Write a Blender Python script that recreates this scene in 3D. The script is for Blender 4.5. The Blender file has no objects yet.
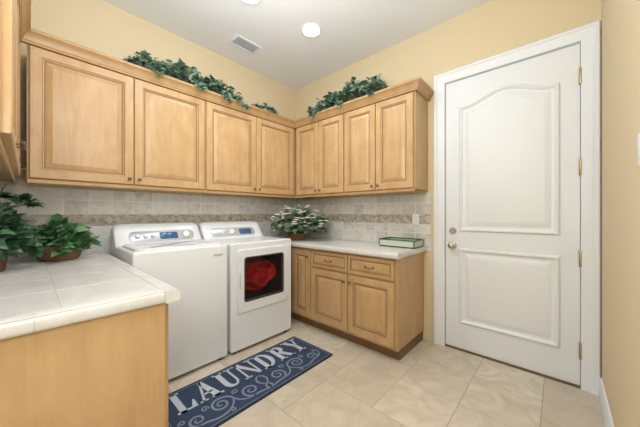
import bpy, bmesh, math, random
from mathutils import Vector, Matrix
random.seed(7)
PI = math.pi
S = bpy.context.scene
COL = S.collection
S.view_settings.view_transform = 'Standard'

# ------------------------------------------------------------------ constants
H = 3.06      # ceiling
RX = 3.09     # right wall
NY = -3.02    # wall behind the near counter
CT = 0.925    # counter height

# ------------------------------------------------------------------ materials
def new_mat(name):
    m = bpy.data.materials.new(name); m.use_nodes = True
    nt = m.node_tree
    return m, nt, nt.nodes['Principled BSDF']

def plain(name, col, rough=0.5, metal=0.0, bump=0.0, bscale=200, spec=None, var=0.0):
    m, nt, b = new_mat(name)
    b.inputs['Roughness'].default_value = rough
    b.inputs['Metallic'].default_value = metal
    if spec is not None: b.inputs['Specular IOR Level'].default_value = spec
    tc = nt.nodes.new('ShaderNodeTexCoord')
    n = nt.nodes.new('ShaderNodeTexNoise'); n.inputs['Scale'].default_value = bscale
    nt.links.new(tc.outputs['Object'], n.inputs['Vector'])
    r = nt.nodes.new('ShaderNodeValToRGB')
    r.color_ramp.elements[0].color = [c*(1-var) for c in col]+[1]
    r.color_ramp.elements[1].color = [min(1, c*(1+var)) for c in col]+[1]
    nt.links.new(n.outputs['Fac'], r.inputs['Fac'])
    nt.links.new(r.outputs['Color'], b.inputs['Base Color'])
    if bump:
        bp = nt.nodes.new('ShaderNodeBump'); bp.inputs['Strength'].default_value = bump
        bp.inputs['Distance'].default_value = 0.002
        nt.links.new(n.outputs['Fac'], bp.inputs['Height']); nt.links.new(bp.outputs['Normal'], b.inputs['Normal'])
    return m

def wood(name, c1, c2, c3, rough=0.38, grain='z'):
    m, nt, b = new_mat(name)
    N = nt.nodes.new; L = nt.links.new
    tc = N('ShaderNodeTexCoord'); oi = N('ShaderNodeObjectInfo')
    mul = N('ShaderNodeMath'); mul.operation = 'MULTIPLY'; mul.inputs[1].default_value = 37.0
    L(oi.outputs['Random'], mul.inputs[0])
    add = N('ShaderNodeVectorMath'); add.operation = 'ADD'
    L(tc.outputs['Object'], add.inputs[0]); L(mul.outputs[0], add.inputs[1])
    mp = N('ShaderNodeMapping')
    mp.inputs['Scale'].default_value = (38, 38, 2.2) if grain == 'z' else (2.2, 38, 38)
    L(add.outputs[0], mp.inputs['Vector'])
    n1 = N('ShaderNodeTexNoise'); n1.inputs['Scale'].default_value = 1.6; n1.inputs['Detail'].default_value = 6
    n1.inputs['Distortion'].default_value = .6
    L(mp.outputs[0], n1.inputs['Vector'])
    mp2 = N('ShaderNodeMapping'); mp2.inputs['Scale'].default_value = (8, 8, 3.5) if grain == 'z' else (3.5, 8, 8)
    L(add.outputs[0], mp2.inputs['Vector'])
    n2 = N('ShaderNodeTexNoise'); n2.inputs['Scale'].default_value = 1.0; n2.inputs['Detail'].default_value = 5; n2.inputs['Distortion'].default_value = .8
    L(mp2.outputs[0], n2.inputs['Vector'])
    r1 = N('ShaderNodeValToRGB'); r1.color_ramp.elements[0].position = .3; r1.color_ramp.elements[1].position = .7
    r1.color_ramp.elements[0].color = c1+(1,); r1.color_ramp.elements[1].color = c2+(1,)
    L(n1.outputs['Fac'], r1.inputs['Fac'])
    mx = N('ShaderNodeMix'); mx.data_type = 'RGBA'
    r2 = N('ShaderNodeValToRGB'); r2.color_ramp.elements[0].position = .36; r2.color_ramp.elements[1].position = .72
    r2.color_ramp.elements[0].color = (0,0,0,1); r2.color_ramp.elements[1].color = (.75,.75,.75,1)
    L(n2.outputs['Fac'], r2.inputs['Fac']); L(r2.outputs['Color'], mx.inputs[0])
    L(r1.outputs['Color'], mx.inputs[6]); mx.inputs[7].default_value = c3+(1,)
    L(mx.outputs[2], b.inputs['Base Color'])
    b.inputs['Roughness'].default_value = rough
    return m

def tile(name, axes, w, h, c1, c2, grout, mortar=.004, off=0.5, rough=.4, noise=6, amt=.35, c3=None, shift=(0,0), bump=.4, lo=.35, hi=.68, dist=.8):
    m, nt, b = new_mat(name)
    N = nt.nodes.new; L = nt.links.new
    tc = N('ShaderNodeTexCoord'); sp = N('ShaderNodeSeparateXYZ'); L(tc.outputs['Object'], sp.inputs[0])
    cb = N('ShaderNodeCombineXYZ')
    for i in (0, 1):
        a = N('ShaderNodeMath'); a.operation = 'ADD'; a.inputs[1].default_value = shift[i]
        L(sp.outputs[axes[i].upper()], a.inputs[0]); L(a.outputs[0], cb.inputs[i])
    br = N('ShaderNodeTexBrick')
    br.offset = off; br.squash = 1
    br.inputs['Scale'].default_value = 1
    br.inputs['Brick Width'].default_value = w; br.inputs['Row Height'].default_value = h
    br.inputs['Mortar Size'].default_value = mortar; br.inputs['Mortar Smooth'].default_value = .3
    br.inputs['Bias'].default_value = 0
    br.inputs['Color1'].default_value = c1+(1,); br.inputs['Color2'].default_value = c2+(1,); br.inputs['Mortar'].default_value = grout+(1,)
    L(cb.outputs[0], br.inputs['Vector'])
    n = N('ShaderNodeTexNoise'); n.inputs['Scale'].default_value = noise; n.inputs['Detail'].default_value = 8; n.inputs['Distortion'].default_value = dist
    L(tc.outputs['Object'], n.inputs['Vector'])
    r = N('ShaderNodeValToRGB'); r.color_ramp.elements[0].position = lo; r.color_ramp.elements[1].position = hi
    r.color_ramp.elements[0].color = (0,0,0,1); r.color_ramp.elements[1].color = (amt,)*3+(1,)
    L(n.outputs['Fac'], r.inputs['Fac'])
    inv = N('ShaderNodeMath'); inv.operation = 'SUBTRACT'; inv.inputs[0].default_value = 1; L(br.outputs['Fac'], inv.inputs[1])
    fm = N('ShaderNodeMath'); fm.operation = 'MULTIPLY'; L(r.outputs['Color'], fm.inputs[0]); L(inv.outputs[0], fm.inputs[1])
    mx = N('ShaderNodeMix'); mx.data_type = 'RGBA'
    L(fm.outputs[0], mx.inputs[0]); L(br.outputs['Color'], mx.inputs[6]); mx.inputs[7].default_value = (c3 or c2)+(1,)
    L(mx.outputs[2], b.inputs['Base Color'])
    bp = N('ShaderNodeBump'); bp.inputs['Strength'].default_value = bump; bp.inputs['Distance'].default_value = .002
    L(inv.outputs[0], bp.inputs['Height']); L(bp.outputs['Normal'], b.inputs['Normal'])
    b.inputs['Roughness'].default_value = rough
    return m

def stone(name, cols, c3, rough=.35, noise=5, amt=.6, lo=.38, hi=.68, dist=1.0):
    """per-island tone (each modelled tile its own) with mottling"""
    m, nt, b = new_mat(name)
    N = nt.nodes.new; L = nt.links.new
    g = N('ShaderNodeNewGeometry'); r = N('ShaderNodeValToRGB')
    while len(r.color_ramp.elements) < len(cols): r.color_ramp.elements.new(.5)
    for i, c in enumerate(cols):
        r.color_ramp.elements[i].position = i/(len(cols)-1); r.color_ramp.elements[i].color = c+(1,)
    L(g.outputs['Random Per Island'], r.inputs['Fac'])
    tc = N('ShaderNodeTexCoord'); ml = N('ShaderNodeMath'); ml.operation = 'MULTIPLY'; ml.inputs[1].default_value = 23
    L(g.outputs['Random Per Island'], ml.inputs[0])
    ad = N('ShaderNodeVectorMath'); ad.operation = 'ADD'; L(tc.outputs['Object'], ad.inputs[0]); L(ml.outputs[0], ad.inputs[1])
    n = N('ShaderNodeTexNoise'); n.inputs['Scale'].default_value = noise; n.inputs['Detail'].default_value = 9; n.inputs['Distortion'].default_value = dist
    n.inputs['Roughness'].default_value = .62
    L(ad.outputs[0], n.inputs['Vector'])
    r2 = N('ShaderNodeValToRGB'); r2.color_ramp.elements[0].position = lo; r2.color_ramp.elements[1].position = hi
    r2.color_ramp.elements[0].color = (0,0,0,1); r2.color_ramp.elements[1].color = (amt,)*3+(1,)
    L(n.outputs['Fac'], r2.inputs['Fac'])
    mx = N('ShaderNodeMix'); mx.data_type = 'RGBA'
    L(r2.outputs['Color'], mx.inputs[0]); L(r.outputs['Color'], mx.inputs[6]); mx.inputs[7].default_value = c3+(1,)
    L(mx.outputs[2], b.inputs['Base Color'])
    b.inputs['Roughness'].default_value = rough
    return m

def leafmat(name, cols, rough=.45):
    m, nt, b = new_mat(name)
    N = nt.nodes.new; L = nt.links.new
    g = N('ShaderNodeNewGeometry'); r = N('ShaderNodeValToRGB'); r.color_ramp.interpolation = 'LINEAR'
    while len(r.color_ramp.elements) < len(cols): r.color_ramp.elements.new(.5)
    for i, c in enumerate(cols):
        r.color_ramp.elements[i].position = i/(len(cols)-1); r.color_ramp.elements[i].color = c+(1,)
    L(g.outputs['Random Per Island'], r.inputs['Fac']); L(r.outputs['Color'], b.inputs['Base Color'])
    b.inputs['Roughness'].default_value = rough
    return m

def emis(name, col, s):
    m, nt, b = new_mat(name)
    b.inputs['Base Color'].default_value = col+(1,)
    b.inputs['Emission Color'].default_value = col+(1,); b.inputs['Emission Strength'].default_value = s
    return m

def wovenmat(name, c1, c2):
    m, nt, b = new_mat(name)
    N = nt.nodes.new; L = nt.links.new
    tc = N('ShaderNodeTexCoord')
    w = N('ShaderNodeTexWave'); w.wave_type = 'BANDS'; w.bands_direction = 'Z'; w.inputs['Scale'].default_value = 30; w.inputs['Distortion'].default_value = 3
    L(tc.outputs['Object'], w.inputs['Vector'])
    r = N('ShaderNodeValToRGB'); r.color_ramp.elements[0].color = c1+(1,); r.color_ramp.elements[1].color = c2+(1,)
    L(w.outputs['Fac'], r.inputs['Fac']); L(r.outputs['Color'], b.inputs['Base Color'])
    bp = N('ShaderNodeBump'); bp.inputs['Strength'].default_value = .8; bp.inputs['Distance'].default_value = .004
    L(w.outputs['Fac'], bp.inputs['Height']); L(bp.outputs['Normal'], b.inputs['Normal'])
    b.inputs['Roughness'].default_value = .7
    return m

M = {}
M['wall'] = plain('wall_paint', (.715,.59,.395), .85, bump=.15, bscale=250, var=.02)
M['ceil'] = plain('ceiling_paint', (.83,.855,.89), .9, bump=.15, bscale=200, var=.01)
M['white'] = plain('white_trim_paint', (.79,.82,.86), .4, var=.01)
M['wood'] = wood('maple', (.46,.282,.13), (.525,.33,.158), (.61,.41,.215))
M['woodh'] = wood('maple_horizontal', (.46,.282,.13), (.525,.33,.156), (.60,.40,.21), grain='x')
M['glaze'] = plain('maple_glaze', (.31,.175,.08), .45, var=.15, bscale=30)
M['frame'] = wood('maple_frame', (.41,.245,.108), (.465,.282,.128), (.54,.345,.168))
M['endp'] = wood('maple_end_panel', (.49,.305,.145), (.54,.348,.17), (.61,.415,.222))
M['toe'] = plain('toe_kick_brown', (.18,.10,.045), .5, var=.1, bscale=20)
M['grout'] = plain('floor_grout', (.43,.38,.305), .9, var=.05, bscale=60)
M['floor'] = stone('floor_travertine', [(.59,.515,.415),(.70,.63,.525),(.53,.455,.36),(.73,.66,.56),(.64,.565,.46)], (.49,.415,.325), .30, 6, .8)
M['cgrout'] = plain('counter_grout', (.50,.48,.44), .8, var=.05, bscale=60)
M['counter'] = stone('counter_tile', [(.69,.685,.67),(.74,.735,.72),(.66,.655,.64)], (.53,.525,.51), .28, 6, .65, .42, .72, 1.4)
M['bs_y'] = tile('splash_tile_y', 'yz', .152, .152, (.72,.705,.68), (.51,.495,.475), (.79,.785,.77), .0045, 0, .5, 14, .8, (.77,.76,.745), (.03,.01))
M['bs_x'] = tile('splash_tile_x', 'xz', .152, .152, (.69,.67,.64), (.50,.48,.45), (.78,.77,.75), .0045, 0, .5, 14, .8, (.75,.735,.705), (.03,.01))
M['mosaic'] = stone('mosaic_stone', [(.55,.495,.43),(.24,.195,.15),(.43,.37,.305),(.62,.57,.51),(.30,.25,.20)], (.52,.465,.40), .45, 40, .5)
M['mgrout'] = plain('mosaic_grout', (.57,.54,.49), .8, var=.05, bscale=60)
M['appl'] = plain('appliance_enamel', (.79,.82,.86), .22, var=.005)
M['applg'] = plain('appliance_grey', (.42,.44,.47), .35, var=.03)
M['fascia'] = plain('fascia_silver', (.58,.60,.64), .3, .3, var=.02)
M['disp'] = plain('display_blue', (.04,.13,.27), .2, var=.1)
M['dark'] = plain('dark_plastic', (.03,.03,.035), .35, var=.1)
M['drum'] = plain('drum_interior', (.03,.012,.012), .4, var=.1, bscale=10)
M['nickel'] = plain('satin_nickel', (.56,.52,.45), .34, .9, var=.06)
M['hinge'] = plain('hinge_brass', (.46,.37,.22), .35, .8, var=.08)
M['bronze'] = plain('dark_pull_metal', (.20,.14,.09), .35, .8, var=.1)
M['rug'] = plain('rug_navy', (.028,.047,.10), .95, bump=.6, bscale=350, var=.25)
M['rugedge'] = plain('rug_binding', (.015,.025,.05), .95, bump=.5, bscale=350, var=.2)
M['rugw'] = plain('rug_white', (.49,.53,.58), .95, bump=.5, bscale=300, var=.12)
M['rugs'] = plain('rug_shadow_blue', (.08,.12,.21), .95, bump=.5, bscale=300, var=.1)
M['rugl'] = plain('rug_light_blue', (.19,.235,.32), .95, bump=.5, bscale=300, var=.1)
M['ivy'] = leafmat('ivy_leaf', [(.04,.095,.06),(.085,.16,.11),(.165,.255,.18),(.28,.37,.27),(.055,.12,.08),(.11,.20,.14)])
M['green'] = leafmat('green_leaf', [(.03,.10,.04),(.07,.19,.08),(.16,.33,.15),(.045,.13,.055),(.23,.40,.21)], .3)
M['dkgreen'] = leafmat('dark_green_leaf', [(.03,.085,.045),(.06,.145,.075),(.12,.23,.125),(.035,.10,.055),(.18,.30,.18)], .3)
M['varieg'] = leafmat('variegated_leaf', [(.045,.11,.055),(.10,.19,.10),(.22,.30,.19),(.06,.13,.065),(.42,.46,.36),(.045,.10,.055),(.08,.16,.08),(.13,.22,.12)])
M['petal'] = plain('petal_pale_pink', (.86,.74,.70), .6, var=.05)
M['stem'] = plain('stem_brown', (.10,.07,.03), .7, var=.2, bscale=30)
M['basket'] = wovenmat('wicker_brown', (.16,.07,.03), (.33,.17,.08))
M['basketd'] = wovenmat('wicker_dark', (.09,.045,.025), (.20,.10,.05))
M['soil'] = plain('dry_moss', (.06,.05,.025), .9, bump=1, bscale=80, var=.4)
M['traygreen'] = plain('tray_green', (.03,.11,.06), .4, var=.1)
M['traypale'] = plain('tray_pale_side', (.55,.60,.52), .5, var=.05)
M['red'] = plain('red_cloth', (.85,.010,.018), .45, bump=.15, bscale=120, var=.15)
M['emit'] = emis('lamp_lens', (1,.99,.97), 14)

m, nt, b = new_mat('tinted_glass')
b.inputs['Base Color'].default_value = (.015,.015,.017,1); b.inputs['Roughness'].default_value = .06
tr = nt.nodes.new('ShaderNodeBsdfTransparent'); tr.inputs['Color'].default_value = (.90,.86,.86,1)
mxs = nt.nodes.new('ShaderNodeMixShader'); mxs.inputs[0].default_value = .25
nt.links.new(tr.outputs[0], mxs.inputs[1]); nt.links.new(b.outputs[0], mxs.inputs[2])
nt.links.new(mxs.outputs[0], nt.nodes['Material Output'].inputs['Surface'])
M['glass'] = m

# ------------------------------------------------------------------ helpers
def mk(name, bm, mats, parent=None, smooth=None):
    bmesh.ops.recalc_face_normals(bm, faces=bm.faces)
    me = bpy.data.meshes.new(name); bm.to_mesh(me); bm.free()
    if not isinstance(mats, (list, tuple)): mats = [mats]
    for x in mats: me.materials.append(x)
    if smooth is not None:
        for p in me.polygons: p.use_smooth = True
        me.set_sharp_from_angle(angle=math.radians(smooth))
    o = bpy.data.objects.new(name, me); COL.objects.link(o)
    if parent: o.parent = parent
    return o

def tag(o, label, cat, group=None, kind=None):
    if label: o['label'] = label
    if cat: o['category'] = cat
    if group: o['group'] = group
    if kind: o['kind'] = kind
    return o

def struct(o, label=None):
    o['kind'] = 'structure'
    if label: o['label'] = label
    return o

def thing(name, label, cat, loc=(0,0,0), rotz=0, group=None):
    o = bpy.data.objects.new(name, None); COL.objects.link(o)
    o.empty_display_size = .05
    o.location = loc; o.rotation_euler = (0,0,rotz)
    return tag(o, label, cat, group)

def box(bm, x0, x1, y0, y1, z0, z1, bev=0, seg=2, mi=0):
    r = bmesh.ops.create_cube(bm, size=1)
    vs = r['verts']
    for v in vs:
        v.co = Vector(((x0+x1)/2+v.co.x*(x1-x0), (y0+y1)/2+v.co.y*(y1-y0), (z0+z1)/2+v.co.z*(z1-z0)))
    fs = set(f for v in vs for f in v.link_faces)
    for f in fs: f.material_index = mi
    if bev:
        es = list(set(e for v in vs for e in v.link_edges))
        bmesh.ops.bevel(bm, geom=es, offset=bev, segments=seg, affect='EDGES', profile=.5, clamp_overlap=True)
    return bm

def boxes(*bs, bev=0):
    bm = bmesh.new()
    for b_ in bs: box(bm, *b_, bev=bev)
    return bm

def prism(bm, poly, z0, z1, fn=None, mi=0):
    """extrude a 2D polygon; fn maps (a,b,h) to xyz"""
    fn = fn or (lambda a, b_, h: (a, b_, h))
    lo = [bm.verts.new(fn(a, b_, z0)) for a, b_ in poly]
    hi = [bm.verts.new(fn(a, b_, z1)) for a, b_ in poly]
    n = len(poly); fs = []
    fs.append(bm.faces.new(lo[::-1])); fs.append(bm.faces.new(hi))
    for i in range(n):
        fs.append(bm.faces.new((lo[i], lo[(i+1) % n], hi[(i+1) % n], hi[i])))
    for f in fs: f.material_index = mi
    return bm

def offset_poly(poly, d):
    n = len(poly); out = []
    for i in range(n):
        p0 = Vector(poly[i-1]); p1 = Vector(poly[i]); p2 = Vector(poly[(i+1) % n])
        e1 = (p1-p0).normalized(); e2 = (p2-p1).normalized()
        n1 = Vector((-e1.y, e1.x)); n2 = Vector((-e2.y, e2.x))
        bis = (n1+n2)
        if bis.length < 1e-6: bis = n1
        bis.normalize()
        k = d/max(.35, bis.dot(n1))
        out.append((p1.x+bis.x*k, p1.y+bis.y*k))
    return out

def loft(bm, seq, fn, cap=True, mids=None, back=False):
    """seq: list of (contour, height) with equal vertex counts"""
    prev = None
    for k, (poly, hgt) in enumerate(seq):
        cur = [bm.verts.new(fn(a, b_, hgt)) for a, b_ in poly]; n = len(cur)
        if prev:
            for i in range(n):
                f = bm.faces.new((prev[i], prev[(i+1) % n], cur[(i+1) % n], cur[i]))
                f.material_index = mids[k-1] if mids else 0
        elif back:
            bm.faces.new(cur[::-1])
        prev = cur
    if cap:
        f = bm.faces.new(prev)
        if mids and len(mids) >= len(seq): f.material_index = mids[-1]
    return bm

def rings(bm, poly, profile, fn, cap=True, mids=None, back=False):
    """poly ccw 2D or a function of the inset; profile list of (inset, height); fn (a,b,h)->xyz"""
    cf = poly if callable(poly) else (lambda d: offset_poly(poly, d))
    return loft(bm, [(cf(ins), hgt) for ins, hgt in profile], fn, cap, mids, back)

def rect(x0, x1, y0, y1): return [(x0,y0),(x1,y0),(x1,y1),(x0,y1)]
def rrect(x0, x1, y0, y1, r, n=5):
    pts = []
    for cx, cy, a0 in ((x1-r,y0+r,-90),(x1-r,y1-r,0),(x0+r,y1-r,90),(x0+r,y0+r,180)):
        for i in range(n+1):
            a = math.radians(a0+90*i/n); pts.append((cx+r*math.cos(a), cy+r*math.sin(a)))
    return pts
FRONT = lambda a, h_, d: (a, -d, h_)      # panel in the xz plane, raised toward -y
TOP = lambda a, b_, h: (a, b_, h)

def lathe(bm, prof, segs=24, mat=None, mi=0):
    mat = mat or Matrix()
    rows = []
    for r, z in prof:
        if r < 1e-5: rows.append([bm.verts.new(mat @ Vector((0,0,z)))])
        else: rows.append([bm.verts.new(mat @ Vector((r*math.cos(2*PI*i/segs), r*math.sin(2*PI*i/segs), z))) for i in range(segs)])
    for a, b_ in zip(rows, rows[1:]):
        for i in range(segs):
            j = (i+1) % segs
            if len(a) == 1 and len(b_) == 1: continue
            if len(a) == 1: f = bm.faces.new((a[0], b_[i], b_[j]))
            elif len(b_) == 1: f = bm.faces.new((a[i], a[j], b_[0]))
            else: f = bm.faces.new((a[i], a[j], b_[j], b_[i]))
            f.material_index = mi
    return bm

def tube(bm, pts, r, segs=8, closed=False):
    pts = [Vector(p) for p in pts]; n = len(pts); rows = []
    for i, p in enumerate(pts):
        if closed: t = pts[(i+1) % n]-pts[i-1]
        else: t = pts[min(i+1,n-1)]-pts[max(i-1,0)]
        t.normalize()
        a = Vector((0,0,1)) if abs(t.z) < .9 else Vector((1,0,0))
        u = t.cross(a).normalized(); v = t.cross(u)
        rr = r[i] if isinstance(r, (list, tuple)) else r
        rows.append([bm.verts.new(p+rr*(math.cos(2*PI*k/segs)*u+math.sin(2*PI*k/segs)*v)) for k in range(segs)])
    m_ = n if closed else n-1
    for i in range(m_):
        a, b_ = rows[i], rows[(i+1) % n]
        for k in range(segs): bm.faces.new((a[k], a[(k+1) % segs], b_[(k+1) % segs], b_[k]))
    if not closed:
        bm.faces.new(rows[0][::-1]); bm.faces.new(rows[-1])
    return bm

def sweep(bm, path, prof, closed_prof=True):
    """path 2D polyline, right-hand side outward; prof list of (out,z)"""
    n = len(path); rows = []
    for i in range(n):
        p = Vector(path[i]); d1 = (p-Vector(path[i-1])).normalized() if i else None
        d2 = (Vector(path[i+1])-p).normalized() if i < n-1 else None
        d1 = d1 or d2; d2 = d2 or d1
        n1 = Vector((d1.y,-d1.x)); n2 = Vector((d2.y,-d2.x)); bis = (n1+n2).normalized(); k = 1/bis.dot(n1)
        rows.append([bm.verts.new((p.x+bis.x*o*k, p.y+bis.y*o*k, z)) for o, z in prof])
    m_ = len(prof)
    for a, b_ in zip(rows, rows[1:]):
        for k in range(m_): bm.faces.new((a[k], a[(k+1) % m_], b_[(k+1) % m_], b_[k]))
    bm.faces.new(rows[0][::-1]); bm.faces.new(rows[-1])
    return bm

def slab(bm, x0, x1, y0, y1, z0, z1, e=.002):
    """a stone tile with eased edges, open below"""
    return rings(bm, rect(x0,x1,y0,y1), [(0,z0),(0,z1-e),(e,z1)], TOP)

# ------------------------------------------------------------------ setting
fl_o = struct(mk('floor', boxes((-.1,RX+.1,NY-.1,.12,-.08,-.0015)), M['grout']), 'cream travertine tile floor in mixed sizes')
rt = random.Random(12); U = .203; NX_, NY_ = 16, 16; used = set(); bm = bmesh.new(); g_ = .0026
for j in range(NY_):
    for i in range(NX_):
        if (i,j) in used: continue
        opts = []
        for (a, b_, wgt) in ((3,2,5),(2,3,4),(2,2,5),(1,2,1.2),(2,1,1.2),(1,1,.5)):
            if i+a <= NX_ and j+b_ <= NY_ and all((i+p,j+q) not in used for p in range(a) for q in range(b_)): opts += [(a,b_)]*int(wgt*10)
        a, b_ = rt.choice(opts)
        for p in range(a):
            for q in range(b_): used.add((i+p,j+q))
        X0, X1 = -.05+i*U, -.05+(i+a)*U; Y1, Y0 = .06-j*U, .06-(j+b_)*U
        X0 = max(X0,0); X1 = min(X1,RX); Y0 = max(Y0,NY); Y1 = min(Y1,.0)
        if X1-X0 > .02 and Y1-Y0 > .02: slab(bm, X0+g_, X1-g_, Y0+g_, Y1-g_, -.002, 0, .0012)
mk('floor_tiles', bm, M['floor'], fl_o)
struct(mk('ceiling', boxes((-.1,RX+.1,NY-.1,.12,H,H+.08)), M['ceil']), 'white painted ceiling')
wl = struct(mk('wall_left', boxes((-.1,0,NY,0,0,H)), M['wall']), 'tan painted wall behind washer and dryer')
DX0, DX1, DZ = 2.075, 2.985, 2.475
wb = struct(mk('wall_back', boxes((-.1,DX0-.02,0,.12,0,H),(DX1+.02,RX,0,.12,0,H),(DX0-.02,DX1+.02,0,.12,DZ+.02,H)), M['wall']), 'tan painted wall with the white door')
struct(mk('wall_right', boxes((RX,RX+.1,NY,.12,0,H)), M['wall']), 'tan painted wall right of the door')
wf = struct(mk('wall_front', boxes((-.1,RX+.1,NY-.1,NY,0,H)), M['wall']))

# backsplashes, children of their walls, each with a mosaic border
def mosaic(parent, s0, s1, fn):
    """fn(s, z, out): a band of small diamonds between two rows of bars on a grout bed"""
    ZB, ZT = 1.146, 1.242
    bm = bmesh.new()
    prism(bm, rect(s0,s1,ZB,ZT), 0, .003, fn, mi=1)
    def piece(poly):
        loft(bm, [(poly,.002),(poly,.0055),(offset_poly(poly,.0010),.0062)], fn)
    n = int((s1-s0)/.056); st = (s1-s0)/n; zc = (ZB+ZT)/2; hz = .030; g = .0024
    for i in range(n):
        c_ = s0+(i+.5)*st
        piece([(c_-st/2+g,zc),(c_,zc-hz+g),(c_+st/2-g,zc),(c_,zc+hz-g)])
        if i:
            e_ = s0+i*st
            piece([(e_,zc+g),(e_+st/2-g,zc+hz),(e_-st/2+g,zc+hz)])
            piece([(e_,zc-g),(e_-st/2+g,zc-hz),(e_+st/2-g,zc-hz)])
    for (za, zb_) in ((ZB+.002,ZB+.015),(ZT-.015,ZT-.002)):
        for i in range(2*n): piece(rect(s0+i*st/2+.0012,s0+(i+1)*st/2-.0012,za,zb_))
    return mk('mosaic_border', bm, [M['mosaic'],M['mgrout']], parent)
o = mk('tile_backsplash', boxes((.0005,.010,NY+.001,-.0005,CT-.05,1.447)), M['bs_y'], wl)
mosaic(o, NY+.03, -.020, lambda s, z, d: (.010+d, s, z))
o = mk('tile_backsplash', boxes((.011,1.945,-.010,-.0005,CT-.05,1.447)), M['bs_x'], wb)
mosaic(o, .020, 1.943, lambda s, z, d: (s, -.010-d, z))
o = mk('tile_backsplash', boxes((.011,1.70,NY+.0005,NY+.010,CT-.05,1.447)), M['bs_x'], wf)
mosaic(o, .020, 1.698, lambda s, z, d: (s, NY+.010+d, z))

# baseboards
bprof = [(0,0),(.016,0),(.016,.10),(.012,.112),(.009,.122),(.004,.135),(0,.138)]
struct(mk('baseboard_right', sweep(bmesh.new(), [(RX-.0005,-.022),(RX-.0005,NY+.001)], bprof), M['white'], smooth=40))
struct(mk('baseboard_front', sweep(bmesh.new(), [(RX-.02,NY+.0005),(1.72,NY+.0005)], bprof), M['white'], smooth=40))

# door casing (trim_1) and jamb
bm = bmesh.new()
cprof = [(0,0),(0,.012),(.010,.016),(.045,.018),(.062,.022),(.070,.030),(.088,.030),(.094,.024),(.094,0)]  # (across, out)
path = [(DX0-.004,0),(DX0-.004,DZ+.004),(DX1+.004,DZ+.004),(DX1+.004,0)]
rows = []
for i, (px, pz) in enumerate(path):
    if i == 0: dirx, dirz = -1, 0
    elif i == 1: dirx, dirz = -1, 1
    elif i == 2: dirx, dirz = 1, 1
    else: dirx, dirz = 1, 0
    rows.append([bm.verts.new((px+dirx*a, -o_-.0005, pz+dirz*a+(0.0005 if pz == 0 else 0))) for a, o_ in cprof])
for a, b_ in zip(rows, rows[1:]):
    for k in range(len(cprof)): bm.faces.new((a[k], a[(k+1) % len(cprof)], b_[(k+1) % len(cprof)], b_[k]))
bm.faces.new(rows[0]); bm.faces.new(rows[-1][::-1])
struct(mk('trim_1', bm, M['white'], smooth=35), 'white moulded casing around the door')
struct(mk('trim_2', boxes((DX0-.019,DX0-.003,.0,.119,.0005,DZ+.018),(DX1+.003,DX1+.019,.0,.119,.0005,DZ+.018),(DX0-.003,DX1+.003,.0,.119,DZ+.003,DZ+.018),
    (DX0-.003,DX0+.012,.062,.08,.0005,DZ+.003),(DX1-.012,DX1+.003,.062,.08,.0005,DZ+.003)), M['white']), 'white door jamb')
struct(mk('trim_3', boxes((DX0-.002,DX1+.002,.0,.119,.0005,.009)), M['toe']), 'dark threshold under the door')

# door
dfn = lambda a, h_, d: (a, .016-d, h_)
x0, x1 = DX0+.118, DX1-.108
def archc(d):
    P = [(x0+d,1.09+d),(x1-d,1.09+d)]; n = 36
    for i in range(n+1):
        t = i/n; xx = (x1-d)+((x0+d)-(x1-d))*t
        s = abs(2*t-1)
        zz = 2.225-d+(.085*(.5+.5*math.cos(PI*s/.96)) if s < .96 else 0)
        P.append((xx, zz))
    return P
door = struct(mk('door_1', boxes((DX0,DX1,.016,.058,.012,DZ), bev=.002), M['white']), 'white two-panel door with arched upper panel')
pprof = [(-.004,-.001),(0,.009),(.007,.016),(.015,.017),(.024,.011),(.031,.002),(.035,.0008),(.047,.0008),(.053,.003),(.085,.014),(.09,.0145)]
mk('upper_panel', rings(bmesh.new(), archc, pprof, dfn), M['white'], door, 25)
mk('lower_panel', rings(bmesh.new(), rect(x0,x1,.25,.93), pprof, dfn), M['white'], door, 25)
def ymat(x, y, z): return Matrix.Translation((x,y,z)) @ Matrix.Rotation(PI/2, 4, 'X')   # local z -> -y
k = mk('door_knob', lathe(bmesh.new(), [(0,0),(.033,0),(.033,.006),(.028,.012),(.014,.014),(.011,.034),(.020,.040),(.028,.050),(.029,.060),(.024,.070),(.012,.075),(0,.076)], 24, ymat(DX0+.062,.016,.955)), M['nickel'], door, 50)
mk('deadbolt', lathe(bmesh.new(), [(0,0),(.031,0),(.031,.008),(.024,.016),(.020,.020),(0,.020)], 24, ymat(DX0+.062,.016,1.09)), M['nickel'], door, 40)
for z in (.27,.93,1.58,2.23):
    bm = bmesh.new(); box(bm, DX1-.006,DX1+.014,-.001,.0155,z-.055,z+.055,bev=.001)
    lathe(bm, [(0,-.062),(.006,-.062),(.010,-.055),(.010,.055),(.006,.062),(0,.064)], 12, Matrix.Translation((DX1+.002,-.006,z)))
    mk('hinge', bm, M['hinge'], door, 40)

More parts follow.
